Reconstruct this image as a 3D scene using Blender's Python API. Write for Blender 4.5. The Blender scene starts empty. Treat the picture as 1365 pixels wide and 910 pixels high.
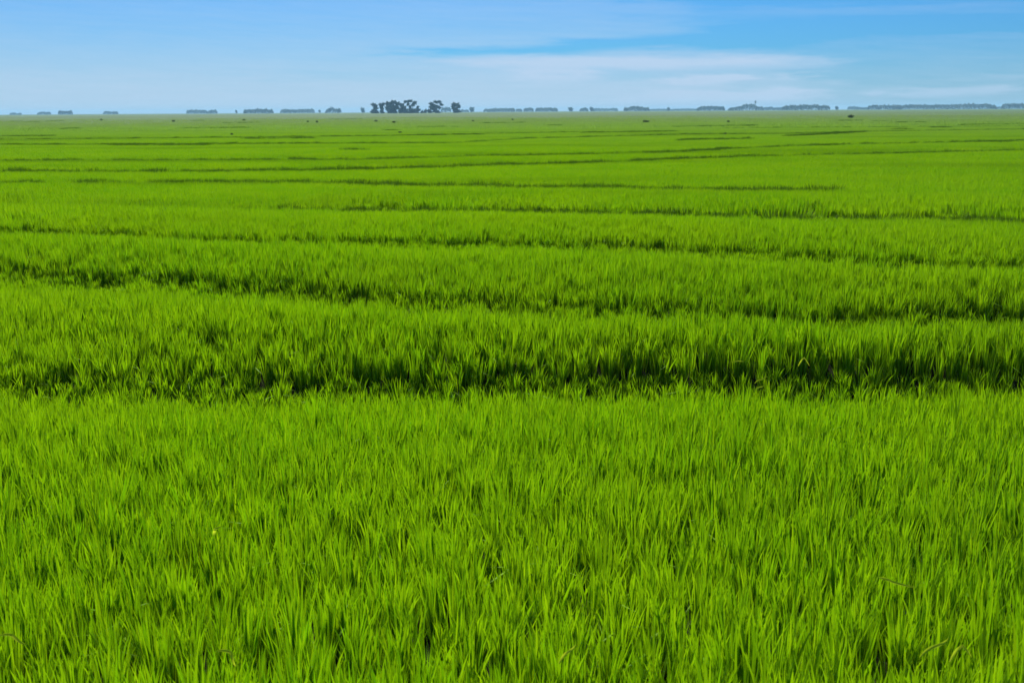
import bpy, math, random
import numpy as np
from mathutils import Vector, Matrix

random.seed(7)
rng = np.random.default_rng(11)
R = math.radians
scene = bpy.context.scene
COL = scene.collection

# ------------------------------------------------------------------ camera
W, H = 1365.0, 910.0                     # photograph, for turning pixels into rays
HFOV = R(52.0)
F = W / 2 / math.tan(HFOV / 2)
CROP = 0.31                              # height of the rice
EYE = 1.80 + CROP
PITCH = math.atan((455 - 148.5) / F)
ROLL = math.atan(8.2 / 1365)
cam_d = bpy.data.cameras.new('camera')
cam_d.sensor_width = 36.0
cam_d.lens = 18.0 / math.tan(HFOV / 2)
cam_d.clip_start = 0.05
cam_d.clip_end = 30000.0
cam = bpy.data.objects.new('camera', cam_d)
COL.objects.link(cam)
CM = (Matrix.Rotation(R(90) - PITCH, 4, 'X') @ Matrix.Rotation(-ROLL, 4, 'Z'))
CM.translation = Vector((0, 0, EYE))
cam.matrix_world = CM
scene.camera = cam
cam_d.dof.use_dof = True
cam_d.dof.focus_distance = 8.0
cam_d.dof.aperture_fstop = 5.6

# ------------------------------------------------------------------ sun, sky, exposure
SUN_EL, SUN_AZ = R(47), R(-12)           # azimuth from the view axis, clockwise
sun_d = bpy.data.lights.new('sun', 'SUN')
sun_d.energy = 5.0
sun_d.angle = R(12.0)
sun_d.color = (1.0, 0.95, 0.86)
sun = bpy.data.objects.new('sun', sun_d)
COL.objects.link(sun)
sdir = Vector((math.sin(SUN_AZ) * math.cos(SUN_EL), math.cos(SUN_AZ) * math.cos(SUN_EL), math.sin(SUN_EL)))
sun.rotation_euler = sdir.to_track_quat('Z', 'Y').to_euler()
sun.location = (0, 0, 60)

world = bpy.data.worlds.new('World')
scene.world = world
world.use_nodes = True
wt = world.node_tree
wt.nodes.clear()


class NG:
    """small helper for shader maths"""
    def __init__(s, t):
        s.t = t

    def n(s, kind, **kw):
        x = s.t.nodes.new(kind)
        for k, v in kw.items():
            setattr(x, k, v)
        return x

    def put(s, sock, v):
        if isinstance(v, (int, float)):
            sock.default_value = v
        elif isinstance(v, tuple):
            sock.default_value = v
        else:
            s.t.links.new(v, sock)

    def m(s, op, a, b=0.0, c=0.0, clamp=False):
        x = s.n('ShaderNodeMath', operation=op, use_clamp=clamp)
        for i, v in enumerate((a, b, c)):
            s.put(x.inputs[i], v)
        return x.outputs[0]

    def smooth(s, v, lo, hi, a=0.0, b=1.0):
        x = s.n('ShaderNodeMapRange', interpolation_type='SMOOTHSTEP')
        for i, q in enumerate((v, lo, hi, a, b)):
            s.put(x.inputs[i], q)
        return x.outputs[0]

    def xyz(s, x, y, z):
        q = s.n('ShaderNodeCombineXYZ')
        for i, v in enumerate((x, y, z)):
            s.put(q.inputs[i], v)
        return q.outputs[0]

    def noise(s, vec, scale, detail=4.0, rough=0.55):
        q = s.n('ShaderNodeTexNoise')
        s.put(q.inputs['Vector'], vec)
        q.inputs['Scale'].default_value = scale
        q.inputs['Detail'].default_value = detail
        q.inputs['Roughness'].default_value = rough
        return q.outputs[0]

    def mix(s, fac, a, b, mode='MIX'):
        q = s.n('ShaderNodeMix', data_type='RGBA', blend_type=mode)
        s.put(q.inputs[0], fac)
        s.put(q.inputs[6], a)
        s.put(q.inputs[7], b)
        return q.outputs[2]


w = NG(wt)
sky = w.n('ShaderNodeTexSky', sky_type='NISHITA')
sky.sun_disc = False
sky.sun_elevation = SUN_EL
sky.sun_rotation = SUN_AZ
sky.altitude = 20
sky.air_density = 1.0
sky.dust_density = 0.35
sky.ozone_density = 2.4
tc = w.n('ShaderNodeTexCoord')
sx = w.n('ShaderNodeSeparateXYZ')
wt.links.new(tc.outputs['Generated'], sx.inputs[0])
# azimuth and elevation of the direction, in thousandths of a radian
AZ = w.m('MULTIPLY', w.m('ARCTAN2', sx.outputs[0], sx.outputs[1]), 1000)
EL = w.m('MULTIPLY', w.m('ARCSINE', sx.outputs[2]), 1000)
wisp = w.xyz(w.m('MULTIPLY', AZ, 0.011), w.m('MULTIPLY', EL, 0.085), 0.0)
n1 = w.noise(wisp, 1.0, 6.0, 0.6)
n2 = w.noise(w.xyz(w.m('MULTIPLY', AZ, 0.004), w.m('MULTIPLY', EL, 0.05), 3.0), 1.0, 4.0, 0.5)
jit = w.m('MULTIPLY', w.m('SUBTRACT', n1, 0.5), 14.0)
jitx = w.m('MULTIPLY', w.m('SUBTRACT', n1, 0.5), 240.0)
E2 = w.m('ADD', EL, jit)
A2 = w.m('ADD', AZ, jitx)


def pa(x):
    return (x - 682.5) / F * 1000


def pe(y):
    return (148.2 - y) / F * 1000


def band(yc, half, x0, x1, soft=90.0, slope=0.0):
    """a soft streak lying along the sky"""
    e = w.m('SUBTRACT', E2, pe(yc))
    if slope:
        e = w.m('SUBTRACT', e, w.m('MULTIPLY', w.m('SUBTRACT', AZ, pa((x0 + x1) / 2)), slope))
    v = w.smooth(w.m('ABSOLUTE', e), half / F * 1000, half * 0.15 / F * 1000)
    a = w.smooth(A2, pa(x0 - soft), pa(x0 + soft))
    b = w.smooth(A2, pa(x1 + soft), pa(x1 - soft))
    return w.m('MULTIPLY', w.m('MULTIPLY', v, a), b)


# a thin white veil over the left of the sky; the right is clear and bluer
edge = w.m('ADD', pa(890), w.m('MULTIPLY', w.m('SUBTRACT', 105.0, EL), 1.5))
left = w.smooth(A2, w.m('ADD', edge, 60.0), w.m('SUBTRACT', edge, 110.0))
veil = w.m('MULTIPLY', left, w.smooth(EL, 112.0, 40.0, 0.20, 0.36))
veil = w.m('ADD', veil, w.m('MULTIPLY', w.smooth(E2, 75.0, 0.0), 0.42))
veil = w.m('ADD', veil, w.m('MULTIPLY', w.m('SUBTRACT', n2, 0.5), 0.22))
fib = w.noise(w.xyz(w.m('MULTIPLY', AZ, 0.02), w.m('MULTIPLY', w.m('ADD', EL, w.m('MULTIPLY', AZ, 0.05)), 0.25), 8.0), 1.0, 6.0, 0.65)
veil = w.m('ADD', veil, w.m('MULTIPLY', w.m('SUBTRACT', fib, 0.5), 0.26))
for (yc, hf, x0, x1, amt, sl) in (
        (64, 12, 740, 1060, -0.40, 0.0), (74, 10, 520, 780, -0.42, 0.0), (98, 16, 600, 800, 0.07, 0.0), (104, 10, 800, 900, -0.12, 0.0), (8, 14, 850, 1300, -0.16, 0.0), (32, 10, 960, 1300, 0.10, -0.02), (66, 8, 1000, 1330, 0.06, 0.0), (52, 12, 900, 1400, -0.10, 0.0),
        (87, 12, 620, 1080, 0.34, -0.02), (102, 18, 690, 770, 0.16, 0.0), (110, 9, 900, 960, 0.34, 0.0),
        (108, 8, 1010, 1050, 0.30, 0.0), (116, 5, 1080, 1110, 0.22, 0.0), (130, 10, 880, 1060, 0.32, 0.0),
        (128, 9, 1150, 1260, 0.30, 0.0), (112, 6, 1220, 1310, 0.12, 0.0), (102, 11, 380, 640, -0.10, 0.0)):
    veil = w.m('ADD', veil, w.m('MULTIPLY', band(yc, hf, x0, x1, 70 if x1 - x0 > 150 else 30, sl), amt))
veil = w.m('MINIMUM', w.m('MAXIMUM', veil, 0.0), 0.85)
tint = w.mix(1.0, sky.outputs[0], (0.19, 0.565, 1.03, 1), 'MULTIPLY')
skyc = w.mix(veil, tint, (5.7, 7.1, 9.1, 1))
bg = w.n('ShaderNodeBackground')
wt.links.new(skyc, bg.inputs['Color'])
bg.inputs['Strength'].default_value = 0.05
wo = w.n('ShaderNodeOutputWorld')
wt.links.new(bg.outputs[0], wo.inputs['Surface'])

vs = scene.view_settings
vs.view_transform = 'Standard'
vs.look = 'None'
vs.exposure = 0.94
vs.gamma = 1.0
vs.use_curve_mapping = False
scene.cycles.use_denoising = True
scene.cycles.max_bounces = 8
scene.cycles.diffuse_bounces = 5
scene.cycles.transmission_bounces = 4
scene.cycles.volume_bounces = 0
scene.cycles.sample_clamp_indirect = 6.0


# ------------------------------------------------------------------ pixels to places
def ray(px, py):
    v = Vector(((px - W / 2) / F, -(py - H / 2) / F, -1.0))
    return (CM.to_3x3() @ v).normalized()


def on_plane(px, py, z):
    d = ray(px, py)
    t = (z - EYE) / d.z
    return Vector((0, 0, EYE)) + d * t


def at_dist(px, dist, z=0.0):
    d = ray(px, 150)
    k = dist / math.hypot(d.x, d.y)
    return Vector((d.x * k, d.y * k, z))


# ------------------------------------------------------------------ materials
def mat(name):
    m = bpy.data.materials.new(name)
    m.use_nodes = True
    m.node_tree.nodes.clear()
    return m, NG(m.node_tree)


def rgb(*c):
    return (c[0], c[1], c[2], 1.0)


def leaf_material(name, ca, cb, cc, trans=0.35, rough=0.55, patch=0.5, spec=0.12, far_tint=False):
    """leaf: varies from tuft to tuft and in broad patches over the field"""
    m, g = mat(name)
    info = g.n('ShaderNodeObjectInfo')
    geo = g.n('ShaderNodeNewGeometry')
    att = g.n('ShaderNodeAttribute', attribute_name='tone')
    big = g.noise(geo.outputs['Position'], patch, 3.0)
    c = g.mix(g.smooth(att.outputs['Fac'], 0.0, 1.0), ca, cb)
    c = g.mix(g.m('MULTIPLY', info.outputs['Random'], 0.55), c, cc)
    c = g.mix(g.smooth(big, 0.35, 0.7, 0.0, 0.5), c, cb)
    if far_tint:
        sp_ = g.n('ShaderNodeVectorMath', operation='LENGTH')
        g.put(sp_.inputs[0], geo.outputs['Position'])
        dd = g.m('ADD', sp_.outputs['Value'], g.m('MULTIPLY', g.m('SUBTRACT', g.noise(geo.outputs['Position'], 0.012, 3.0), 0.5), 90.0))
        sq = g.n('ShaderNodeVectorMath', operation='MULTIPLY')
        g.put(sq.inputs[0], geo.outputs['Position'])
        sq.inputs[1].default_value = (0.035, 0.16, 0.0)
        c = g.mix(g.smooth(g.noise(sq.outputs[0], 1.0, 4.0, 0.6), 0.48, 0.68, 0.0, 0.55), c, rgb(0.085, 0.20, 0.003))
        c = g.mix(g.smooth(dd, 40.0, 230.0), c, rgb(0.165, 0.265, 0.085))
    dry = g.n('ShaderNodeAttribute', attribute_name='dry')
    c = g.mix(dry.outputs['Fac'], c, rgb(0.30, 0.37, 0.03))
    p = g.n('ShaderNodeBsdfPrincipled')
    g.put(p.inputs['Base Color'], c)
    p.inputs['Roughness'].default_value = rough
    p.inputs['Specular IOR Level'].default_value = spec
    t = g.n('ShaderNodeBsdfTranslucent')
    g.put(t.inputs['Color'], g.mix(1.0, c, rgb(1.2, 1.15, 0.7), 'MULTIPLY'))
    mx = g.n('ShaderNodeMixShader')
    mx.inputs[0].default_value = trans
    g.t.links.new(p.outputs[0], mx.inputs[1])
    g.t.links.new(t.outputs[0], mx.inputs[2])
    o = g.n('ShaderNodeOutputMaterial')
    g.t.links.new(mx.outputs[0], o.inputs['Surface'])
    return m


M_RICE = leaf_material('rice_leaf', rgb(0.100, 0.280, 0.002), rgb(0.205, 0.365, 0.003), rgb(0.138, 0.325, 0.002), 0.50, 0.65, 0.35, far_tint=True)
M_STRAY = leaf_material('pale_leaf', rgb(0.34, 0.46, 0.02), rgb(0.38, 0.48, 0.03), rgb(0.36, 0.47, 0.02), 0.62, 0.9, spec=0.0)
M_EUC = leaf_material('eucalyptus_leaf', rgb(0.032, 0.055, 0.026), rgb(0.055, 0.085, 0.038), rgb(0.04, 0.06, 0.03), 0.15, 0.6, 0.2)
M_WOOD = leaf_material('far_leaf', rgb(0.03, 0.055, 0.022), rgb(0.05, 0.08, 0.03), rgb(0.04, 0.065, 0.03), 0.1, 0.7, 0.03)
M_WEED = leaf_material('weed_leaf', rgb(0.045, 0.09, 0.016), rgb(0.07, 0.12, 0.02), rgb(0.055, 0.10, 0.016), 0.2, 0.6, 0.5)


def rough_material(name, c1, c2, scale, rough=0.9, bump=0.3):
    m, g = mat(name)
    geo = g.n('ShaderNodeNewGeometry')
    n = g.noise(geo.outputs['Position'], scale, 8.0, 0.65)
    p = g.n('ShaderNodeBsdfPrincipled')
    g.put(p.inputs['Base Color'], g.mix(g.smooth(n, 0.3, 0.7), c1, c2))
    p.inputs['Roughness'].default_value = rough
    p.inputs['Specular IOR Level'].default_value = 0.1
    b = g.n('ShaderNodeBump')
    b.inputs['Strength'].default_value = bump
    b.inputs['Distance'].default_value = 0.05
    g.t.links.new(n, b.inputs['Height'])
    g.t.links.new(b.outputs[0], p.inputs['Normal'])
    o = g.n('ShaderNodeOutputMaterial')
    g.t.links.new(p.outputs[0], o.inputs['Surface'])
    return m


M_SOIL = rough_material('mud', rgb(0.014, 0.018, 0.006), rgb(0.028, 0.034, 0.012), 3.0, 1.0, 0.6)
M_BARK = rough_material('bark', rgb(0.10, 0.085, 0.07), rgb(0.17, 0.15, 0.12), 2.0)
M_CONC = rough_material('concrete', rgb(0.22, 0.22, 0.21), rgb(0.32, 0.31, 0.29), 0.6)

# far canopy: the rice where single plants can no longer be told apart
M_FAR, g = mat('rice_canopy')
geo = g.n('ShaderNodeNewGeometry')
sp = g.n('ShaderNodeSeparateXYZ')
g.t.links.new(geo.outputs['Position'], sp.inputs[0])
st = g.xyz(g.m('MULTIPLY', sp.outputs[0], 0.006), g.m('MULTIPLY', sp.outputs[1], 0.02), 0.0)
nA = g.noise(st, 1.0, 5.0, 0.6)
nB = g.noise(geo.outputs['Position'], 2.2, 4.0, 0.7)
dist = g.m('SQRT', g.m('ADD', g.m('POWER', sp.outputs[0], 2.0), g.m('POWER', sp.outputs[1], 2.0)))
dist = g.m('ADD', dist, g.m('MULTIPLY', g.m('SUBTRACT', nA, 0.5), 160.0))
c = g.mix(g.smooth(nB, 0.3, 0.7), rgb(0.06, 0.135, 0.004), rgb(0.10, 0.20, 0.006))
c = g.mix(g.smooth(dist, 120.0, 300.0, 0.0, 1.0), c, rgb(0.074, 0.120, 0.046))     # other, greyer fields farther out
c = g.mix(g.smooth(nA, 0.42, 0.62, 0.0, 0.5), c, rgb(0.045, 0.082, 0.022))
p = g.n('ShaderNodeBsdfPrincipled')
g.put(p.inputs['Base Color'], c)
p.inputs['Roughness'].default_value = 0.9
p.inputs['Specular IOR Level'].default_value = 0.05
b = g.n('ShaderNodeBump')
b.inputs['Strength'].default_value = 0.8
b.inputs['Distance'].default_value = 0.25
g.t.links.new(nB, b.inputs['Height'])
g.t.links.new(b.outputs[0], p.inputs['Normal'])
o = g.n('ShaderNodeOutputMaterial')
g.t.links.new(p.outputs[0], o.inputs['Surface'])

# ------------------------------------------------------------------ the lie of the land
PERM = rng.random((256, 256))


def vnoise(x, y, seed=0):
    x = np.asarray(x, float) + seed * 17.31
    y = np.asarray(y, float) + seed * 9.77
    xi = np.floor(x).astype(int)
    yi = np.floor(y).astype(int)
    fx = x - xi
    fy = y - yi
    fx = fx * fx * (3 - 2 * fx)
    fy = fy * fy * (3 - 2 * fy)
    a = PERM[xi % 256, yi % 256]
    b_ = PERM[(xi + 1) % 256, yi % 256]
    c_ = PERM[xi % 256, (yi + 1) % 256]
    d_ = PERM[(xi + 1) % 256, (yi + 1) % 256]
    return (a * (1 - fx) + b_ * fx) * (1 - fy) + (c_ * (1 - fx) + d_ * fx) * fy - 0.5


# the furrows, as they cross the photograph; (pixels), gap in metres, levee height, how broken
LINES = [
    ([(0, 528), (170, 528), (340, 530), (683, 527), (1020, 524), (1365, 521)], 0.90, 0.22, 0.0),
    ([(0, 374), (160, 381), (340, 398), (540, 411), (683, 419), (850, 428), (1100, 436), (1365, 438)], 1.2, 0.19, 0.0),
    ([(0, 313), (170, 321), (330, 327), (520, 331), (683, 332), (850, 335), (1000, 348), (1180, 361), (1365, 371)], 1.6, 0.17, 0.02),
    ([(0, 267), (170, 270), (280, 272), (430, 275), (570, 279), (683, 280), (870, 282), (1020, 287), (1365, 292)], 1.6, 0.09, 0.03),
    ([(0, 241), (300, 240), (683, 246), (1000, 250), (1365, 252)], 0.9, 0.03, 0.42),
    ([(0, 227), (200, 227), (350, 226), (480, 224), (640, 219), (760, 216), (850, 213), (1000, 207), (1365, 199)], 1.5, 0.06, 0.12),
    ([(0, 213), (200, 213), (350, 212), (480, 212), (640, 207), (780, 205), (860, 202), (960, 198), (1110, 192), (1365, 186)], 1.6, 0.06, 0.2),
    ([(0, 192), (150, 192), (340, 191), (600, 190), (700, 184), (900, 179), (1040, 178), (1150, 175), (1365, 172)], 2.2, 0.06, 0.2),
    ([(0, 186), (500, 181), (650, 178), (800, 175), (1000, 170), (1365, 168)], 2.6, 0.06, 0.26),
]
LW = []


def line_y(i, X):
    xs, ys = LW[i][0], LW[i][1]
    y = np.interp(X, xs, ys)
    lo, hi = X < xs[0], X > xs[-1]
    y = np.where(lo, ys[0] + (X - xs[0]) * np.clip((ys[1] - ys[0]) / (xs[1] - xs[0]), -.3, .3), y)
    y = np.where(hi, ys[-1] + (X - xs[-1]) * np.clip((ys[-1] - ys[-2]) / (xs[-1] - xs[-2]), -.3, .3), y)
    k = np.maximum(ys.mean() / 8.0, 1.0)
    return y + 0.16 * vnoise(X * 0.9, X * 0 + i * 7.3, 3) + 0.30 * vnoise(X * 0.25 / k, X * 0 + i * 3.1, 5)


def line_amp(i, X):
    ys, brk = LW[i][1], LW[i][4]
    k = ys.mean() / 20.0
    n = vnoise(X * 0.16 / k, X * 0 + i * 5.7, 8) + 0.5 * vnoise(X * 0.5 / k, X * 0 + i * 2.7, 9)
    return np.clip(0.5 + (n + (0.42 - brk)) * 3.0, 0.0, 1.0) if brk > 0 else np.clip(0.95 + 0.5 * n, 0.8, 1.0)


def sstep(v, a, b_):
    t = np.clip((v - a) / (b_ - a), 0, 1)
    return t * t * (3 - 2 * t)


def ground_z(X, Y):
    X = np.asarray(X, float)
    Y = np.asarray(Y, float)
    cut = np.clip(16.0 / np.maximum(np.hypot(X, Y), 1.0), 0.12, 1.0)
    z = (0.12 * vnoise(X * 0.07, Y * 0.28, 1) + 0.05 * vnoise(X * 0.5, Y * 0.6, 2)) * cut
    for i in range(len(LW)):
        gap, lev = LW[i][2], LW[i][3]
        s = Y - line_y(i, X)
        a = line_amp(i, X)
        room = np.maximum(line_y(i + 1, X) - line_y(i, X), gap + 1.0) if i + 1 < len(LW) else 14.0
        dip = min(0.10, 0.5 * lev)
        z = z - a * 0.08 * np.exp(-((s - gap * 0.5) / (gap * 0.42)) ** 2)
        z = z - a * dip * np.where(s < 0, sstep(s, -1.2 * gap, 0.0), 1 - sstep(s, 0.0, gap))
        crest = np.minimum(gap + 1.4, 0.55 * room)
        z = z + a * lev * sstep(s, gap * 0.7, crest) * (1 - sstep(s, crest, room * 0.97))
    return z


def crop_keep(X, Y):
    """0 in a furrow, 1 in the standing crop"""
    k = np.ones_like(X)
    for i in range(len(LW)):
        gap = LW[i][2]
        s = Y - line_y(i, X)
        a = line_amp(i, X)
        wd = gap * sstep(a, 0.1, 0.8)
        k = k * (1 - (s > 0.0) * (s < wd * (0.95 + 0.12 * vnoise(X * 1.7, Y * 1.7, 15))))
    return k


# each furrow is placed where the top of the crop before it meets the line of sight
ZT = [[0.28] * len(l_[0]) for l_ in LINES]
for step in range(6):
    new = []
    for l_, zt in zip(LINES, ZT):
        q = [on_plane(px, py, z_) for (px, py), z_ in zip(l_[0], zt)]
        new.append((np.array([v.x for v in q]), np.array([v.y for v in q])) + tuple(l_[1:]))
    LW[:] = new
    for k_, lw in enumerate(LW):
        xs_ = lw[0]
        gz_ = ground_z(xs_, line_y(k_, xs_) - 0.05)
        ZT[k_] = [0.5 * o_ + 0.5 * (float(v) + 0.98 * CROP) for o_, v in zip(ZT[k_], gz_)]


def link(o):
    COL.objects.link(o)
    return o


def new_mesh(name, V, Fc, m, attrs=None, smooth=True):
    me = bpy.data.meshes.new(name)
    me.from_pydata(V, [], Fc)
    me.materials.append(m)
    if smooth:
        me.polygons.foreach_set('use_smooth', [True] * len(me.polygons))
    for k, v in (attrs or {}).items():
        a = me.attributes.new(k, 'FLOAT', 'POINT')
        a.data.foreach_set('value', np.asarray(v, np.float32))
    return me


def tag(o, label, cat=None, group=None, kind=None):
    o['label'] = label
    if cat:
        o['category'] = cat
    if group:
        o['group'] = group
    if kind:
        o['kind'] = kind
    return o


def polar_sheet(name, r0, r1, ratio, m, zf, dense=260, sparse=44):
    rings = [r0]
    while rings[-1] < r1:
        rings.append(rings[-1] * ratio)
    rings = np.array(rings)
    half = R(36)
    ang = np.concatenate([np.linspace(-half, half, dense), np.linspace(half, 2 * math.pi - half, sparse)[1:-1]])
    A, RR = np.meshgrid(ang, rings)
    X = RR * np.sin(A)
    Y = RR * np.cos(A)
    Z = zf(X, Y)
    nA_, nR = len(ang), len(rings)
    V = np.stack([X, Y, Z], -1).reshape(-1, 3)
    i = np.arange(nR - 1)[:, None] * nA_
    j = np.arange(nA_)[None, :]
    jn = (j + 1) % nA_
    Q = np.stack([i + j, i + nA_ + j, i + nA_ + jn, i + jn], -1).reshape(-1, 4)
    me = bpy.data.meshes.new(name)
    me.vertices.add(len(V))
    me.vertices.foreach_set('co', V.ravel())
    me.loops.add(Q.size)
    me.loops.foreach_set('vertex_index', Q.ravel()[::1])
    me.polygons.add(len(Q))
    me.polygons.foreach_set('loop_start', np.arange(len(Q)) * 4)
    me.polygons.foreach_set('use_smooth', np.ones(len(Q), bool))
    me.update(calc_edges=True)
    me.materials.append(m)
    return link(bpy.data.objects.new(name, me)), nA_


gnd, _ = polar_sheet('ground', 0.4, 7000, 1.021, M_SOIL, lambda X, Y: ground_z(X, Y) - 0.02 * (np.hypot(X, Y) > 400))
gnd['kind'] = 'structure'

far_r0 = 112.0


def canopy_z(X, Y):
    d = np.hypot(X, Y)
    low = np.clip((d - far_r0) / 260.0, 0, 1)
    z = ground_z(X, Y) + 0.15 + 0.14 * low
    z = z + (0.03 + 0.10 * low) * vnoise(X * 0.05, Y * 0.05, 6) + (0.04 + 0.06 * low) * vnoise(X * 0.4, Y * 0.16, 7)
    return z


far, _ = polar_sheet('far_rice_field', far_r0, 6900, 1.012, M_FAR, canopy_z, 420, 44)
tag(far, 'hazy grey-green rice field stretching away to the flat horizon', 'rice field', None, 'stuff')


# ------------------------------------------------------------------ rice
def tuft(name, n, rad, h, width, segs, lean, coll, m=M_RICE, bent=0.05, dry=0.02):
    V, Fc, tone, dr = [], [], [], []
    for k in range(n):
        a = random.uniform(0, 2 * math.pi)
        r = rad * math.sqrt(random.random())
        bx_, by_ = r * math.cos(a), r * math.sin(a)
        L = h * (random.uniform(0.84, 1.04) if random.random() < 0.78 else random.uniform(0.42, 0.80))
        th = abs(random.gauss(0.0, lean)) * (0.5 + r / rad) * 0.7
        d = a + random.gauss(0, 0.7)
        curl = random.uniform(0.02, 0.42)
        isb = random.random() < bent
        kink = random.uniform(0.55, 0.8)
        wdt = width * random.uniform(0.7, 1.25)
        face = random.uniform(0, math.pi)
        x, y, z = bx_, by_, -0.02
        t_ = random.random()
        q_ = 1.0 if random.random() < dry else 0.0
        base = len(V)
        ph = th
        prev = 0.0
        for s in range(segs + 1):
            f = s / segs
            st_ = L / segs
            if s:
                ph = th + curl * f * f
                if isb and f > kink:
                    ph = th + 1.7
                x += st_ * math.sin(ph) * math.cos(d)
                y += st_ * math.sin(ph) * math.sin(d)
                z += st_ * math.cos(ph)
            ww = wdt * (0.55 + 0.45 * min(1, f * 3)) * (1.0 if f < 0.6 else 1 - ((f - 0.6) / 0.4) ** 1.5)
            ux, uy = math.cos(face), math.sin(face)
            if s == segs:
                V.append((x, y, z)); tone.append(t_); dr.append(q_)
            else:
                V.append((x - ux * ww / 2, y - uy * ww / 2, z))
                V.append((x + ux * ww / 2, y + uy * ww / 2, z))
                tone += [t_, t_]; dr += [q_, q_]
        for s in range(segs - 1):
            i0 = base + 2 * s
            Fc.append((i0, i0 + 1, i0 + 3, i0 + 2))
        i0 = base + 2 * (segs - 1)
        Fc.append((i0, i0 + 1, i0 + 2))
    me = new_mesh(name, V, Fc, m, {'tone': tone, 'dry': dr})
    o_ = bpy.data.objects.new(name, me)
    coll.objects.link(o_)
    return o_


C_NEAR = bpy.data.collections.new('rice_tufts_near')
C_MID = bpy.data.collections.new('rice_tufts_mid')
C_FAR = bpy.data.collections.new('rice_tufts_far')
for i in range(12):
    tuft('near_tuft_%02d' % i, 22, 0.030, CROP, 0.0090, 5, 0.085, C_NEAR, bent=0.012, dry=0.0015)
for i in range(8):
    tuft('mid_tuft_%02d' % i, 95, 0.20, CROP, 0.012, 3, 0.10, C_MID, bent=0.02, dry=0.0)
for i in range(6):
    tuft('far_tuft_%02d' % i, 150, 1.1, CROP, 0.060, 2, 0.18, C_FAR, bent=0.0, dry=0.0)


def instancer(coll):
    ng = bpy.data.node_groups.new('plant_' + coll.name, 'GeometryNodeTree')
    ng.interface.new_socket('Geometry', in_out='INPUT', socket_type='NodeSocketGeometry')
    ng.interface.new_socket('Geometry', in_out='OUTPUT', socket_type='NodeSocketGeometry')
    N = ng.nodes
    gi, go = N.new('NodeGroupInput'), N.new('NodeGroupOutput')
    ci = N.new('GeometryNodeCollectionInfo')
    ci.inputs['Collection'].default_value = coll
    ci.inputs['Separate Children'].default_value = True
    ci.inputs['Reset Children'].default_value = True
    ip = N.new('GeometryNodeInstanceOnPoints')
    ip.inputs['Pick Instance'].default_value = True

    def named(nm, ty):
        q = N.new('GeometryNodeInputNamedAttribute')
        q.data_type = ty
        q.inputs['Name'].default_value = nm
        return q.outputs[0]
    L = ng.links
    L.new(gi.outputs[0], ip.inputs['Points'])
    L.new(ci.outputs[0], ip.inputs['Instance'])
    L.new(named('pick', 'INT'), ip.inputs['Instance Index'])
    e = N.new('FunctionNodeEulerToRotation')
    L.new(named('turn', 'FLOAT_VECTOR'), e.inputs[0])
    L.new(e.outputs[0], ip.inputs['Rotation'])
    L.new(named('size', 'FLOAT_VECTOR'), ip.inputs['Scale'])
    L.new(ip.outputs[0], go.inputs[0])
    return ng


G_NEAR, G_MID, G_FAR = instancer(C_NEAR), instancer(C_MID), instancer(C_FAR)


def plant(name, P, size, turn, pick, ng, label):
    me = bpy.data.meshes.new(name)
    me.vertices.add(len(P))
    me.vertices.foreach_set('co', P.astype(np.float32).ravel())
    for nm, ty, fld, v in (('size', 'FLOAT_VECTOR', 'vector', size), ('turn', 'FLOAT_VECTOR', 'vector', turn)):
        a = me.attributes.new(nm, ty, 'POINT')
        a.data.foreach_set(fld, v.astype(np.float32).ravel())
    a = me.attributes.new('pick', 'INT', 'POINT')
    a.data.foreach_set('value', pick.astype(np.int32))
    o_ = link(bpy.data.objects.new(name, me))
    md = o_.modifiers.new('plants', 'NODES')
    md.node_group = ng
    tag(o_, label, 'rice', None, 'stuff')
    return o_


TANH = math.tan(HFOV / 2)


def scatter(y0, y1, dens, margin=1.10, side=2.6, jitter=True):
    """even but irregular points over the part of the field in view, dens per square metre"""
    st_ = 1 / math.sqrt(dens)
    ys = np.arange(y0, y1, st_)
    out = []
    for y in ys:
        hw = abs(y) * TANH * margin + side
        xs = np.arange(-hw, hw, st_)
        out.append(np.stack([xs, np.full_like(xs, y)], -1))
    P = np.concatenate(out)
    return P + rng.uniform(-0.5, 0.5, P.shape) * st_


def band_of(X, Y):
    b_ = np.zeros(len(X), int)
    for i in (0, 1, 2, 3):
        b_ += (Y > line_y(i, X) + 0.1).astype(int)
    return b_


def dress(P, npick, hvar=0.16, tilt=0.10, wide=1.0):
    X, Y = P[:, 0], P[:, 1]
    n = len(P)
    z = ground_z(X, Y)
    keep = crop_keep(X, Y)
    even = np.clip(11.0 / np.maximum(Y, 1.0), 0.22, 1.0)
    hs = 1.0 + (0.30 * vnoise(X * 5.0, Y * 5.0, 11) + 0.20 * vnoise(X * 0.7, Y * 0.7, 12) + rng.normal(0, hvar * 0.75, n)) * even
    hs = np.clip(hs, 0.6, 1.45)
    sparse = (keep < 0.5)
    hs = np.where(sparse, hs * rng.uniform(0.40, 0.74, n), hs)
    live = np.where(sparse, rng.random(n) < 1.1, True)
    sxy = wide * rng.uniform(0.8, 1.25, n)
    size = np.stack([sxy, sxy, hs], -1)
    wx = 0.10 * vnoise(X * 0.35, Y * 0.35, 13)
    turn = np.stack([rng.normal(0, tilt, n) + wx, rng.normal(0, tilt, n) + wx * 0.5, rng.uniform(0, 2 * math.pi, n)], -1)
    pick = rng.integers(0, npick, n)
    Q = np.stack([X, Y, z], -1)
    return Q[live], size[live], turn[live], pick[live]


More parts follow.
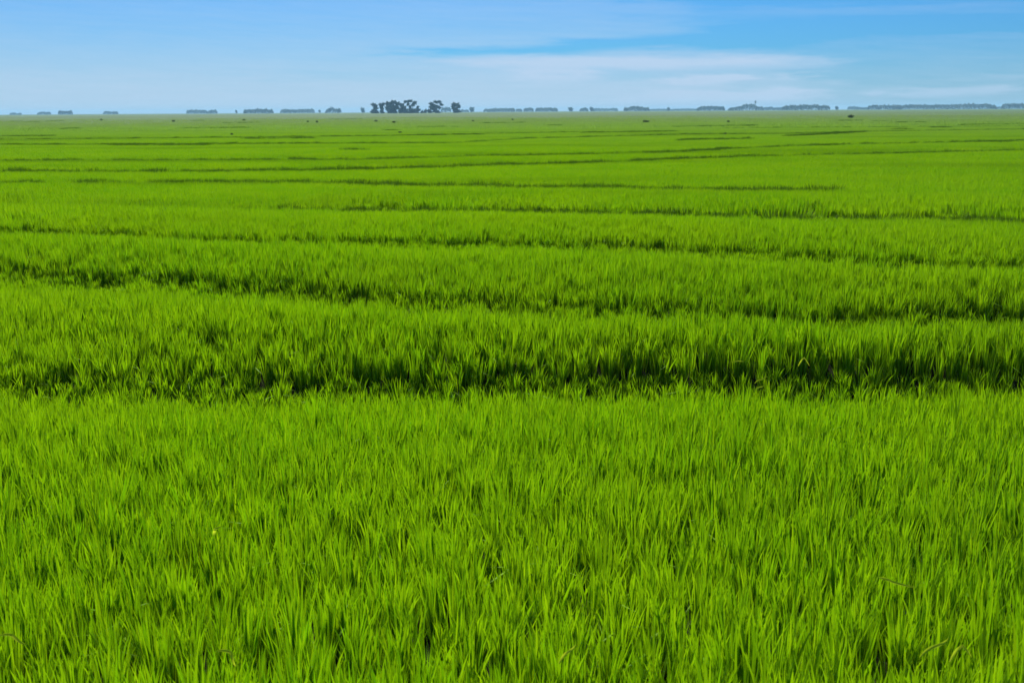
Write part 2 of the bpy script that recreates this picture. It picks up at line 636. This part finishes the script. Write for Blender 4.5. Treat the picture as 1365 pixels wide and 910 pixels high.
BAND_LABELS = [
    'bright foreground stand of young rice below the first dark furrow',
    'narrow band of rice between the first and second dark furrows',
    'band of rice between the second and third dark furrows',
    'band of rice between the third and fourth dark furrows',
    'broad middle-distance rice beyond the fourth furrow, crossed by thin broken dark lines',
]
pn = dress(scatter(0.8, 19.0, 150.0, 1.15, 2.8), 12, 0.20, 0.06)
bn = band_of(pn[0][:, 0], pn[0][:, 1])
for k in range(4):
    s = bn == k
    plant('rice_crop', pn[0][s], pn[1][s], pn[2][s], pn[3][s], G_NEAR, BAND_LABELS[k])
s = bn >= 4
pm = dress(scatter(18.9, 116.0, 10.5, 1.14, 4.0), 8, 0.12, 0.08)
mid = plant('rice_crop', pm[0], pm[1], pm[2], pm[3], G_MID, BAND_LABELS[4])
plant('rice_crop', pn[0][s], pn[1][s], pn[2][s], pn[3][s], G_NEAR, 'strip of rice just beyond the fourth dark furrow, before the thin lines')
Pf = scatter(113.0, 480.0, 0.42, 1.12, 12.0)
Pf = Pf[rng.random(len(Pf)) > np.clip((Pf[:, 1] - 230) / 250, 0, 1)]
pf = dress(Pf, 6, 0.10, 0.05)
plant('rice_crop', pf[0], pf[1], pf[2], pf[3], G_FAR, 'distant rice below the greyer fields, dotted with dark weeds')


# ------------------------------------------------------------------ added dark tufts: shade of the farther furrows put into leaf colour
M_SHADE_TUFT = leaf_material('shade_tuft_leaf', rgb(0.040, 0.105, 0.004), rgb(0.07, 0.15, 0.006), rgb(0.05, 0.125, 0.004), 0.3, 0.7, 0.4)
C_SHADE_TUFT = bpy.data.collections.new('shade_tuft_set')
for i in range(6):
    tuft('sedge_tuft_%02d' % i, 80, 0.24, CROP, 0.016, 3, 0.14, C_SHADE_TUFT, M_SHADE_TUFT, bent=0.03, dry=0.0)
G_SHADE_TUFT = instancer(C_SHADE_TUFT)


def plant_shade(X, Y, hk, wide, label):
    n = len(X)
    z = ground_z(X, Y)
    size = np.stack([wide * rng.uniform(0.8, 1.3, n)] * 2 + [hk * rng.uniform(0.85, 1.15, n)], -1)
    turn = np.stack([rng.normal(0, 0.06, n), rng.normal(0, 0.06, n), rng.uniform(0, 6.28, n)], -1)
    o_ = plant('shade_strip', np.stack([X, Y, z], -1), size, turn, rng.integers(0, 6, n), G_SHADE_TUFT, label)
    o_['category'] = 'plant_shade'


SHADE_LABELS = {
    3: 'dark tufts standing in for shade along the fourth furrow from the bottom',
    4: 'faint broken line of shade-coloured tufts just beyond the fourth furrow',
    5: 'long dark line of shade-coloured tufts across the middle distance, dipping at left and rising right',
    6: 'dark line of shade-coloured tufts just beyond the long one, climbing toward the right',
    7: 'thin far line of shade-coloured tufts climbing to the right below the grey fields',
    8: 'farthest long line of shade-coloured tufts, faint and broken',
}
for k, lab in SHADE_LABELS.items():
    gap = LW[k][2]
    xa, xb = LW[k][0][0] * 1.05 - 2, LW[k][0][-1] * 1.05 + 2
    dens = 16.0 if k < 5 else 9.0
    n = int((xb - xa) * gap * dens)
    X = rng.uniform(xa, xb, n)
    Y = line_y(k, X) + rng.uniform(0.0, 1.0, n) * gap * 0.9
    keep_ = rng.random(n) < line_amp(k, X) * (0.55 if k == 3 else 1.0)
    plant_shade(X[keep_], Y[keep_], 0.75 if k == 3 else 1.12, 1.0, lab)
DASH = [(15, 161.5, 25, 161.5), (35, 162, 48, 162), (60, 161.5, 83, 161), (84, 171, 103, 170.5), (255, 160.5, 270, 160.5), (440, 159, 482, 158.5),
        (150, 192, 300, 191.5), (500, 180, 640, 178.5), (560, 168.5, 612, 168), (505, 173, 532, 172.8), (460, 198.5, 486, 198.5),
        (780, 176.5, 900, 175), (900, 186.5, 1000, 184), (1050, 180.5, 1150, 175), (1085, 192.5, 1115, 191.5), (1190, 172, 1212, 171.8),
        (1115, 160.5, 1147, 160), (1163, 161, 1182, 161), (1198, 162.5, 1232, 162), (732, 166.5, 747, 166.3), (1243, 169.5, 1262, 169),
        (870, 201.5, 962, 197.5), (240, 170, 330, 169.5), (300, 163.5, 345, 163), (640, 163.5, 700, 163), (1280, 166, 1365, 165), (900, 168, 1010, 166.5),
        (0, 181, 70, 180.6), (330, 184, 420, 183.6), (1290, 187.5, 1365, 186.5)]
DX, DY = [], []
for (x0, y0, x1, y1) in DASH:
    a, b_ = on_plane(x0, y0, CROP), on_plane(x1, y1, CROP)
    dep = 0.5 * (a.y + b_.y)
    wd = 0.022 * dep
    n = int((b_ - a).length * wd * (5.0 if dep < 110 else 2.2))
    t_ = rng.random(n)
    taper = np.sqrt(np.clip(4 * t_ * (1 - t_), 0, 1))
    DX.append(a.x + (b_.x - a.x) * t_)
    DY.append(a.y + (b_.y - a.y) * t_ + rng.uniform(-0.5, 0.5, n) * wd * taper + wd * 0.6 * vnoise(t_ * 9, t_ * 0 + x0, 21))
plant_shade(np.concatenate(DX), np.concatenate(DY), 1.2, 1.5, 'short dashes of shade-coloured tufts scattered over the far rice')


# ------------------------------------------------------------------ single pale leaves that stick out
def ribbon(pts, width, m):
    V, Fc = [], []
    n = len(pts)
    for i, p_ in enumerate(pts):
        a_ = pts[max(i - 1, 0)]
        b_ = pts[min(i + 1, n - 1)]
        t_ = (b_ - a_).normalized()
        view = (p_ - Vector((0, 0, EYE))).normalized()
        u = t_.cross(Vector((0.2, -0.6, 0.77))).normalized()
        wv = width * (1 - 0.75 * abs(2 * i / (n - 1) - 0.9) ** 2.5)
        up = u.cross(t_).normalized() * wv * 0.16
        V += [p_ - u * wv / 2 + up, p_ - up * 0.4, p_ + u * wv / 2 + up]
    for i in range(n - 1):
        for q in (0, 1):
            k = 3 * i + q
            Fc.append((k, k + 1, k + 4, k + 3))
    return V, Fc


def stray(pix, label, z=CROP + 0.09, width=0.011):
    base = on_plane(pix[len(pix) // 2][0], pix[len(pix) // 2][1], z)
    dep = base.y
    P3 = []
    for px, py in pix:
        d = ray(px, py)
        P3.append(Vector((0, 0, EYE)) + d * (dep / d.y))
    # subdivide, with a slight sag in depth
    Q = []
    for i in range(len(P3) - 1):
        for s_ in range(4):
            Q.append(P3[i].lerp(P3[i + 1], s_ / 4))
    Q.append(P3[-1])
    for i, v in enumerate(Q):
        v.y += 0.012 * math.sin(i * 0.7)
    V, Fc = ribbon(Q, width, M_STRAY)
    V = [v - base for v in V]
    o_ = link(bpy.data.objects.new('bent_rice_leaf', new_mesh('bent_rice_leaf', V, Fc, M_STRAY, {'tone': [0.5] * len(V)})))
    o_.location = base
    tag(o_, label, 'rice leaf', 'stray pale rice leaves')


stray([(1172, 770), (1190, 776), (1221, 781)], 'pale straight leaf lying nearly level across the lower right rice')
stray([(1226, 876), (1250, 861), (1264, 847)], 'pale kinked leaf with a bright joint near the bottom right corner')
stray([(1266, 882), (1284, 861), (1294, 874)], 'pale leaf folded to a peak beside the kinked one at bottom right')
stray([(745, 884), (757, 870), (768, 856)], 'pale slanting leaf near the bottom edge, right of the middle')
stray([(0, 846), (18, 849), (38, 857)], 'pale leaf reaching in from the left edge near the bottom')
stray([(290, 867), (308, 871), (315, 886)], 'pale hooked leaf near the bottom, left of the middle')
stray([(976, 483), (984, 481), (992, 481)], 'short level pale leaf above the first furrow, right of the middle', CROP - 0.02, 0.013)
stray([(1006, 511), (1014, 506), (1023, 501)], 'upper of two slanting pale leaves in the first furrow, right side', CROP - 0.14, 0.013)
stray([(1008, 519), (1013, 516), (1019, 513)], 'lower and shorter of two slanting pale leaves in the first furrow', CROP - 0.14, 0.013)
stray([(1064, 488), (1072, 477), (1079, 488)], 'leaf bent to an upturned V above the first furrow, right side', CROP - 0.02, 0.013)
stray([(284, 716), (285, 706), (297, 699)], 'pale curled leaf in the foreground rice, left of the middle', CROP + 0.03, 0.013)


# ------------------------------------------------------------------ trees, weeds, tower
def leaf_cloud(blobs, n_per, leaf, seed):
    """many small leaf faces inside the given lumps: (x, y, z, rx, ry, rz)"""
    r_ = np.random.default_rng(seed)
    V, Fc, tone = [], [], []
    for (bx_, by_, bz_, rx, ry, rz) in blobs:
        n = max(24, int(n_per * (rx * rz)))
        for k in range(n):
            v = r_.normal(size=3)
            v /= np.linalg.norm(v)
            q = r_.random() ** 0.45
            lump = 0.78 + 0.34 * math.sin(5 * v[0] + seed) * math.cos(4.3 * v[2] + 1.7 * seed)
            c_ = np.array([bx_ + v[0] * rx * q * lump, by_ + v[1] * ry * q * lump, bz_ + v[2] * rz * q * lump])
            nn = v * 0.6 + r_.normal(size=3) * 0.6
            nn /= np.linalg.norm(nn)
            u = np.cross(nn, r_.normal(size=3))
            u /= np.linalg.norm(u)
            t_ = np.cross(nn, u)
            s = leaf * r_.uniform(0.6, 1.4)
            i0 = len(V)
            for a, b_ in ((-1, -0.5), (0.1, -0.75), (1, 0.2), (-0.2, 0.8)):
                V.append(tuple(c_ + u * a * s + t_ * b_ * s * 0.8))
            Fc.append((i0, i0 + 1, i0 + 2, i0 + 3))
            tone += [r_.random()] * 4
    return V, Fc, tone


def tube_mesh(chains, sides=6):
    V, Fc = [], []
    for ch in chains:
        n = len(ch)
        base = len(V)
        for i, (p_, r_) in enumerate(ch):
            a_ = ch[max(i - 1, 0)][0]
            b_ = ch[min(i + 1, n - 1)][0]
            t_ = (b_ - a_).normalized()
            u = t_.cross(Vector((0.3, 1, 0.1))).normalized()
            v = t_.cross(u)
            for k in range(sides):
                f = 2 * math.pi * k / sides
                V.append(tuple(p_ + u * math.cos(f) * r_ + v * math.sin(f) * r_))
        for i in range(n - 1):
            for k in range(sides):
                k2 = (k + 1) % sides
                Fc.append((base + i * sides + k, base + i * sides + k2, base + (i + 1) * sides + k2, base + (i + 1) * sides + k))
        Fc.append(tuple(base + k for k in range(sides)))
        Fc.append(tuple(base + (n - 1) * sides + k for k in range(sides)))
    return V, Fc


def empty(name, loc):
    e = link(bpy.data.objects.new(name, None))
    e.location = loc
    e.empty_display_size = 0.5
    return e


def tree(name, px, dist, blobs_px, label, cat='tree', group=None, forks=None, base_py=152.0, leaf=0.36, n_per=170, m=M_EUC):
    """blobs in photograph pixels: (x, y, rx, ry); the depth follows the width"""
    loc = at_dist(px, dist, 0.0)
    loc.z = float(ground_z(loc.x, loc.y))
    e = empty(name, loc)
    s = dist / F
    sd = int(px * 7) % 1000
    rr = random.Random(sd)
    B = []
    hz = 152.6 - 8.2 * px / 1365                       # horizon there
    for (x, y, rx, ry) in blobs_px:
        zc = EYE + (hz - y) * s
        B.append(((x - px) * s, rr.uniform(-0.4, 0.4) * rx * s, zc, rx * s * 1.36, rx * s, ry * s * 1.34))
    V, Fc, tone = leaf_cloud(B, n_per, leaf, sd)
    c_ = bpy.data.objects.new('crown', new_mesh('crown', V, Fc, m, {'tone': tone}))
    link(c_).parent = e
    top = max(b_[2] for b_ in B)
    hgt = top + 0.4
    r0 = hgt * 0.035
    fork = Vector((0, 0, hgt * 0.22))
    chains = [[(Vector((0, 0, -0.3)), r0 * 1.5), (Vector((0, 0, 0.4)), r0 * 1.1), (fork, r0 * 0.9)]]
    for b_ in B:
        end = Vector((b_[0], b_[1], b_[2]))
        mid_ = fork.lerp(end, 0.5) + Vector((rr.uniform(-.2, .2), rr.uniform(-.2, .2), 0.1))
        if end.z > fork.z + 0.3:
            chains.append([(fork - Vector((0, 0, 0.2)), r0 * 0.7), (mid_, r0 * 0.45), (end, r0 * 0.15)])
    V, Fc = tube_mesh(chains)
    t_ = bpy.data.objects.new('trunk', new_mesh('trunk', V, Fc, M_BARK))
    link(t_).parent = e
    tag(e, label, cat, group)
    return e


GRP = 'trees of the grove on the horizon'
tree('grove_tree', 500, 1500, [(499, 140.5, 3.6, 2.2), (501, 144, 3.0, 2.4), (500, 148, 3.4, 3.4), (496.5, 149.5, 2.6, 1.6), (503, 149.5, 2, 2)],
     'narrow dark tree at the left end of the horizon grove', group=GRP)
tree('grove_tree', 509, 1510, [(508.5, 140.5, 3.2, 2.0), (511.5, 139, 2.0, 1.6), (509, 144, 2.4, 2.6), (509.5, 149, 2.6, 3.0)],
     'slim tapering tree, second from the left in the horizon grove', group=GRP)
tree('grove_tree', 523, 1500, [(519, 139, 4.6, 2.8), (525, 137, 3.6, 2.4), (530, 139, 3.2, 2.6), (520, 144, 5.6, 3.4), (527, 143.5, 5.0, 3.2), (523, 148.5, 6.2, 3.6)],
     'widest, densest dark tree of the horizon grove, third from the left', group=GRP)
tree('grove_tree', 536, 1520, [(536, 140.5, 3.0, 2.2), (538, 144.5, 3.6, 2.8), (535, 148.5, 3.8, 3.4), (541, 148.5, 3.4, 3.2)],
     'tree with a sloping crown left of the forked tree in the grove', group=GRP)
tree('grove_tree', 549, 1500, [(542, 136.5, 3.0, 1.6), (547, 135.6, 3.2, 1.6), (553, 138, 2.6, 2.2), (551, 140.5, 2.2, 1.8), (544.5, 140, 1.8, 1.8), (547, 143, 1.8, 1.8), (549.5, 148.5, 5.0, 3.4)],
     'forked tree with sky showing through its V-shaped crown in the grove', group=GRP)
tree('grove_tree', 557, 1530, [(557, 143.5, 1.8, 1.8), (556, 148, 3.8, 3.6)],
     'low pointed tree right of the forked tree in the grove', group=GRP)
tree('grove_bush', 565, 1500, [(562.5, 149.6, 2.0, 2.0), (567, 148.6, 2.4, 2.4)],
     'low bush filling the gap in the horizon grove', 'bush')
tree('grove_tree', 580, 1480, [(576, 139.5, 3.4, 2.4), (581.5, 136.8, 3.2, 1.8), (586, 136.3, 2.4, 1.6), (588.3, 140, 2.4, 1.8), (580, 142.5, 4.6, 2.6), (585, 143.5, 2.8, 2.2), (580, 147.5, 3.6, 2.8), (573, 148.5, 3.2, 2.6), (583, 149.0, 3.4, 2.6), (576, 144, 3.6, 2.8)],
     'tall ragged tree standing right of the horizon grove', group=GRP)
tree('grove_tree', 607, 1500, [(608, 140, 5.0, 2.4), (604.5, 142.6, 2.6, 2.4), (612, 142.5, 1.8, 2.2), (607, 145.5, 4.0, 3.0), (609.5, 148.2, 4.4, 2.0), (606.5, 150, 2.2, 1.6)],
     'separate round-topped tree, rightmost of the horizon grove', group=GRP)

LONE = 'small lone trees on the horizon'
for px, rx, ht, lab in (
        (483.5, 2.6, 5.6, 'small bushy tree just left of the horizon grove'),
        (629, 3.0, 5.4, 'small round tree just right of the horizon grove'),
        (315, 1.2, 3.4, 'tiny lone tree left of the long flat-topped wood at left'),
        (426, 1.3, 3.4, 'tiny lone tree between flat-topped wood and peaked clump at left'),
        (452.5, 2.0, 5.0, 'small tree at the right foot of the peaked clump at left'),
        (760, 3.0, 4.6, 'small round lone tree right of the grove, near the centre of the horizon'),
        (788.5, 2.6, 4.6, 'round small tree at the left end of a low pale hedge line'),
        (891, 1.8, 4.0, 'small lone tree in the gap right of the domed wood'),
        (1115, 2.0, 3.8, 'small lone tree just right of the long wood beside the tower')):
    hz = 152.6 - 8.2 * px / 1365
    tree('lone_tree', px, 2900, [(px, hz - ht * 0.62, rx, ht * 0.40), (px + rx * 0.2, hz - ht * 0.25, rx * 0.85, ht * 0.35)],
         lab, group=LONE, leaf=0.6, n_per=36, m=M_WOOD)


def wood(x0, x1, prof, dist, label, n_face=1700):
    """a far wood that reads as one mass; prof = heights in pixels along it"""
    s = dist / F
    xc = (x0 + x1) / 2
    loc = at_dist(xc, dist, 0.0)
    hz = 152.6 - 8.2 * xc / 1365
    r_ = np.random.default_rng(int(xc * 10))
    wid = (x1 - x0) * s
    V, Fc, tone = [], [], []
    ts = np.linspace(0, 1, len(prof))
    n = int(max(260, n_face * wid / 60))
    depth = min(60.0, 14 + wid * 0.3)
    lx = np.cumsum(r_.uniform(3.0, 7.0, 400))
    lh = r_.uniform(0.80, 1.06, 400)
    yaw = -math.atan2(loc.x, loc.y)
    for k in range(n):
        t_ = r_.random()
        x = (t_ - 0.5) * wid
        hh = np.interp(t_, ts, prof) * 1.0 * s + EYE
        j = int(np.searchsorted(lx, x + wid))
        j = min(j, 398)
        cx_ = (lx[j] + lx[j - 1]) / 2
        hw_ = max((lx[j] - lx[j - 1]) / 2, 0.5)
        round_ = 1 - 0.22 * ((x + wid - cx_) / hw_) ** 2
        e_ = min(t_, 1 - t_) * wid
        endf = min(1.0, 0.55 + e_ / 7.0)
        z = hh * lh[j] * round_ * endf * r_.random() ** 0.55
        y = r_.uniform(-0.5, 0.5) * depth
        nn = r_.normal(size=3) + np.array([0, -0.4, 0.6])
        nn /= np.linalg.norm(nn)
        u = np.cross(nn, r_.normal(size=3))
        u /= np.linalg.norm(u)
        v = np.cross(nn, u)
        q = r_.uniform(0.7, 1.6)
        i0 = len(V)
        c_ = np.array([x, y, max(z, 0.3)])
        for a, b_ in ((-1, -0.5), (0.1, -0.8), (1, 0.3), (-0.2, 0.8)):
            V.append(tuple(c_ + u * a * q + v * b_ * q))
        Fc.append((i0, i0 + 1, i0 + 2, i0 + 3))
        tone += [r_.random()] * 4
    o_ = link(bpy.data.objects.new('far_wood', new_mesh('far_wood', V, Fc, M_WOOD, {'tone': tone})))
    o_.location = loc
    o_.rotation_euler.z = yaw
    tag(o_, label, 'wood', 'far woods on the horizon', 'stuff')


WOODS = [
    (14, 27, [1.2, 2.0, 1.0, 2.2], 4200, 'faint pair of tiny tree clumps nearest the left edge of the horizon'),
    (51, 66, [2.0, 3.0, 3.2, 2.8], 3900, 'small faint wood, second from the left edge'),
    (79, 95, [4.2, 4.2, 4.4, 4.2], 3300, 'short block-shaped flat-topped wood near the left edge'),
    (139, 156, [3.0, 3.3, 2.8, 3.2], 3800, 'low pale wood standing alone between the left block and the next pair'),
    (250, 276, [4.6, 5.0, 4.6, 4.8, 4.2, 3.6], 3500, 'ragged wood with a broken top, left of a small detached clump'),
    (278, 289, [4.4, 4.0, 4.8], 3500, 'small detached clump at the right end of the ragged wood'),
    (326, 363, [5.0, 5.0, 5.3, 5.0, 4.8], 2900, 'long dark flat-topped wood, leftmost of the two long ones'),
    (375, 418, [3.8, 4.6, 4.4, 4.8, 4.6], 3200, 'long paler flat-topped wood left of the peaked clump'),
    (434, 451, [2.6, 6.2, 6.6, 4.5, 4.0], 2900, 'peaked clump of trees left of the horizon grove'),
    (588, 601, [5.4, 5.8, 5.6], 3300, 'pale blue wood seen between the last two grove trees'),
    (614, 625, [3.0, 2.6, 2.4], 3600, 'low pale hedge right of the last grove tree'),
    (645, 686, [3.0, 4.4, 4.4, 4.2, 3.8], 3200, 'long low wood, first right of the grove'),
    (688, 696, [3.2, 3.2, 3.0], 3400, 'tiny clump between two long woods right of the grove'),
    (698, 711, [3.6, 5.0, 4.6], 3200, 'short rounded wood, second right of the grove'),
    (714, 743, [4.4, 4.6, 4.4, 4.2], 3200, 'level wood, third right of the grove'),
    (773, 784, [3.6, 4.8, 3.8], 3200, 'small domed clump right of the centre of the horizon'),
    (791, 823, [3.4, 3.2, 3.0, 3.6, 3.2], 4000, 'pale low hedge line right of the round small tree'),
    (832, 865, [4.2, 5.0, 5.8, 5.2, 4.0], 2900, 'domed dark wood in the right centre of the horizon'),
    (867, 929, [2.0, 2.2, 1.6, 2.4, 1.8], 4300, 'very low faint tree line between the domed wood and the tower woods'),
    (930, 965, [4.2, 5.0, 5.2, 5.0, 4.4], 2900, 'level wood left of the water tower'),
    (972, 1016, [2.6, 3.4, 5.6, 7.4, 7.6, 5.6, 3.8], 2900, 'humped wood around the foot of the water tower'),
    (1017, 1043, [2.2, 3.6, 4.6, 2.6, 3.4, 2.4], 3700, 'low broken tree line just right of the water tower'),
    (1045, 1103, [4.6, 5.8, 6.2, 6.2, 6.0, 5.8, 5.2], 2700, 'long dark wood right of the water tower'),
    (1131, 1156, [3.6, 3.4, 2.2, 2.4], 3800, 'faint low clumps left of the longest wood'),
    (1157, 1171, [4.2, 5.6, 5.0], 3000, 'short wood at the left of the longest wood'),
    (1172, 1200, [4.8, 5.4, 5.2, 5.0], 3000, 'level wood directly left of the longest wood'),
    (1201, 1316, [4.6, 5.2, 5.6, 5.8, 5.6, 5.8, 5.6, 5.9, 6.4, 6.0, 3.0], 3000, 'longest wood on the horizon, at far right'),
    (1317, 1337, [1.8, 2.0, 1.8], 4200, 'faint low tree line between the longest wood and the last one'),
    (1337, 1363, [5.2, 6.0, 6.2, 5.6], 2900, 'dark wood touching the right edge of the photograph'),
]
for x0, x1, prof, dist_, lab in WOODS:
    wood(x0, x1, prof, dist_, lab)

# the tower above the humped wood
tw = empty('water_tower', at_dist(1006.5, 2880, 0.0))
sT = 2880 / F
topz = EYE + 11.5 * sT
V, Fc = tube_mesh([[(Vector((0, 0, -0.3)), 0.9), (Vector((0, 0, topz * 0.45)), 0.65), (Vector((0, 0, topz * 0.74)), 0.7)]], 12)
link(bpy.data.objects.new('shaft', new_mesh('shaft', V, Fc, M_CONC))).parent = tw
V, Fc = tube_mesh([[(Vector((0, 0, topz * 0.70)), 0.8), (Vector((0, 0, topz * 0.77)), 2.1), (Vector((0, 0, topz * 0.92)), 2.3), (Vector((0, 0, topz)), 0.9)]], 14)
link(bpy.data.objects.new('tank', new_mesh('tank', V, Fc, M_CONC))).parent = tw
tag(tw, 'slender water tower rising above the humped wood on the right horizon', 'water tower')


# dark weeds in the far rice
def weed(px, py, wpx, hpx, label, name='weed_clump', cat='weed'):
    base = on_plane(px, py, CROP)
    s = base.length / F
    wpx, hpx = wpx * 1.3, hpx + 0.04 / s
    gz = float(ground_z(base.x, base.y))
    e = empty(name, (base.x, base.y, gz))
    rw, hh = wpx * s / 2, hpx * s
    B = [(random.uniform(-.45, .45) * rw, random.uniform(-.3, .3) * rw, CROP + hh * random.uniform(0.15, 0.5), rw * 0.65, rw * 0.65, hh * random.uniform(0.35, 0.55)) for _ in range(4)]
    B.append((0, 0, CROP * 0.75, rw * 0.85, rw * 0.8, CROP * 0.7))
    k = 420 / max(rw * hh, 0.05)
    V, Fc, tone = leaf_cloud(B, k, 0.10 * max(rw, 0.4), int(px))
    link(bpy.data.objects.new('foliage', new_mesh('foliage', V, Fc, M_WEED, {'tone': tone}))).parent = e
    ch = [[(Vector((0, 0, -0.05)), 0.03), (Vector((b_[0] * .4, b_[1] * .4, CROP * 0.6)), 0.02), (Vector((b_[0], b_[1], b_[2])), 0.008)] for b_ in B[:3]]
    V, Fc = tube_mesh(ch, 5)
    link(bpy.data.objects.new('stem', new_mesh('stem', V, Fc, M_BARK))).parent = e
    tag(e, label, cat, None if name == 'field_bush' else 'weeds sticking out of the far rice')


weed(1134, 157, 7.5, 4.6, 'dark rounded bush standing alone in the rice at right', 'field_bush', 'bush')
for px, py, ww, hh, lab in (
        (134.5, 160.5, 4, 2.4, 'dark weed farthest left in the far rice'),
        (231.5, 162, 4, 2.0, 'dark weed below the ragged wood at left'),
        (325, 160.6, 4, 2.4, 'dark weed below the left end of the long flat-topped wood'),
        (410, 162.8, 3.5, 2.4, 'left weed of a close pair below the paler flat-topped wood'),
        (422.5, 163, 3, 2.0, 'right weed of a close pair below the paler flat-topped wood'),
        (501.5, 162, 4.5, 2.6, 'dark weed below the left end of the horizon grove'),
        (525, 163.4, 5, 2.2, 'weed below the widest grove tree'),
        (631, 161.8, 4, 2.0, 'dark weed below the small round tree right of the grove'),
        (683.5, 160, 3, 2.2, 'dark weed at the centre below the long low wood'),
        (861, 162.8, 9, 2.4, 'wide low weed patch below the domed wood'),
        (971, 162.6, 3.5, 2.2, 'dark weed left of and below the water tower'),
        (967, 178, 3, 0.9, 'nearer dark weed directly below the one by the tower'),
        (309, 180, 4, 0.9, 'nearest dark weed on the left side'),
        (533, 177, 5, 0.5, 'nearer low weed below the grove')):
    weed(px, py, ww, hh, lab)

# ------------------------------------------------------------------ haze
M_HAZE, g = mat('haze')
pv = g.n('ShaderNodeVolumePrincipled')
pv.inputs['Color'].default_value = rgb(0.38, 0.75, 1.0)
pv.inputs['Density'].default_value = 0.00014
pv.inputs['Anisotropy'].default_value = 0.0
o = g.n('ShaderNodeOutputMaterial')
g.t.links.new(pv.outputs[0], o.inputs['Volume'])
hx, z0, z1 = 7300.0, -1.5, 24.0
V = [(x, y, z) for z in (z0, z1) for y in (-hx, hx) for x in (-hx, hx)]
Fc = [(0, 2, 3, 1), (4, 5, 7, 6), (0, 1, 5, 4), (2, 6, 7, 3), (0, 4, 6, 2), (1, 3, 7, 5)]
hz_o = link(bpy.data.objects.new('haze', new_mesh('haze', V, Fc, M_HAZE, None, False)))
hz_o['kind'] = 'stuff'
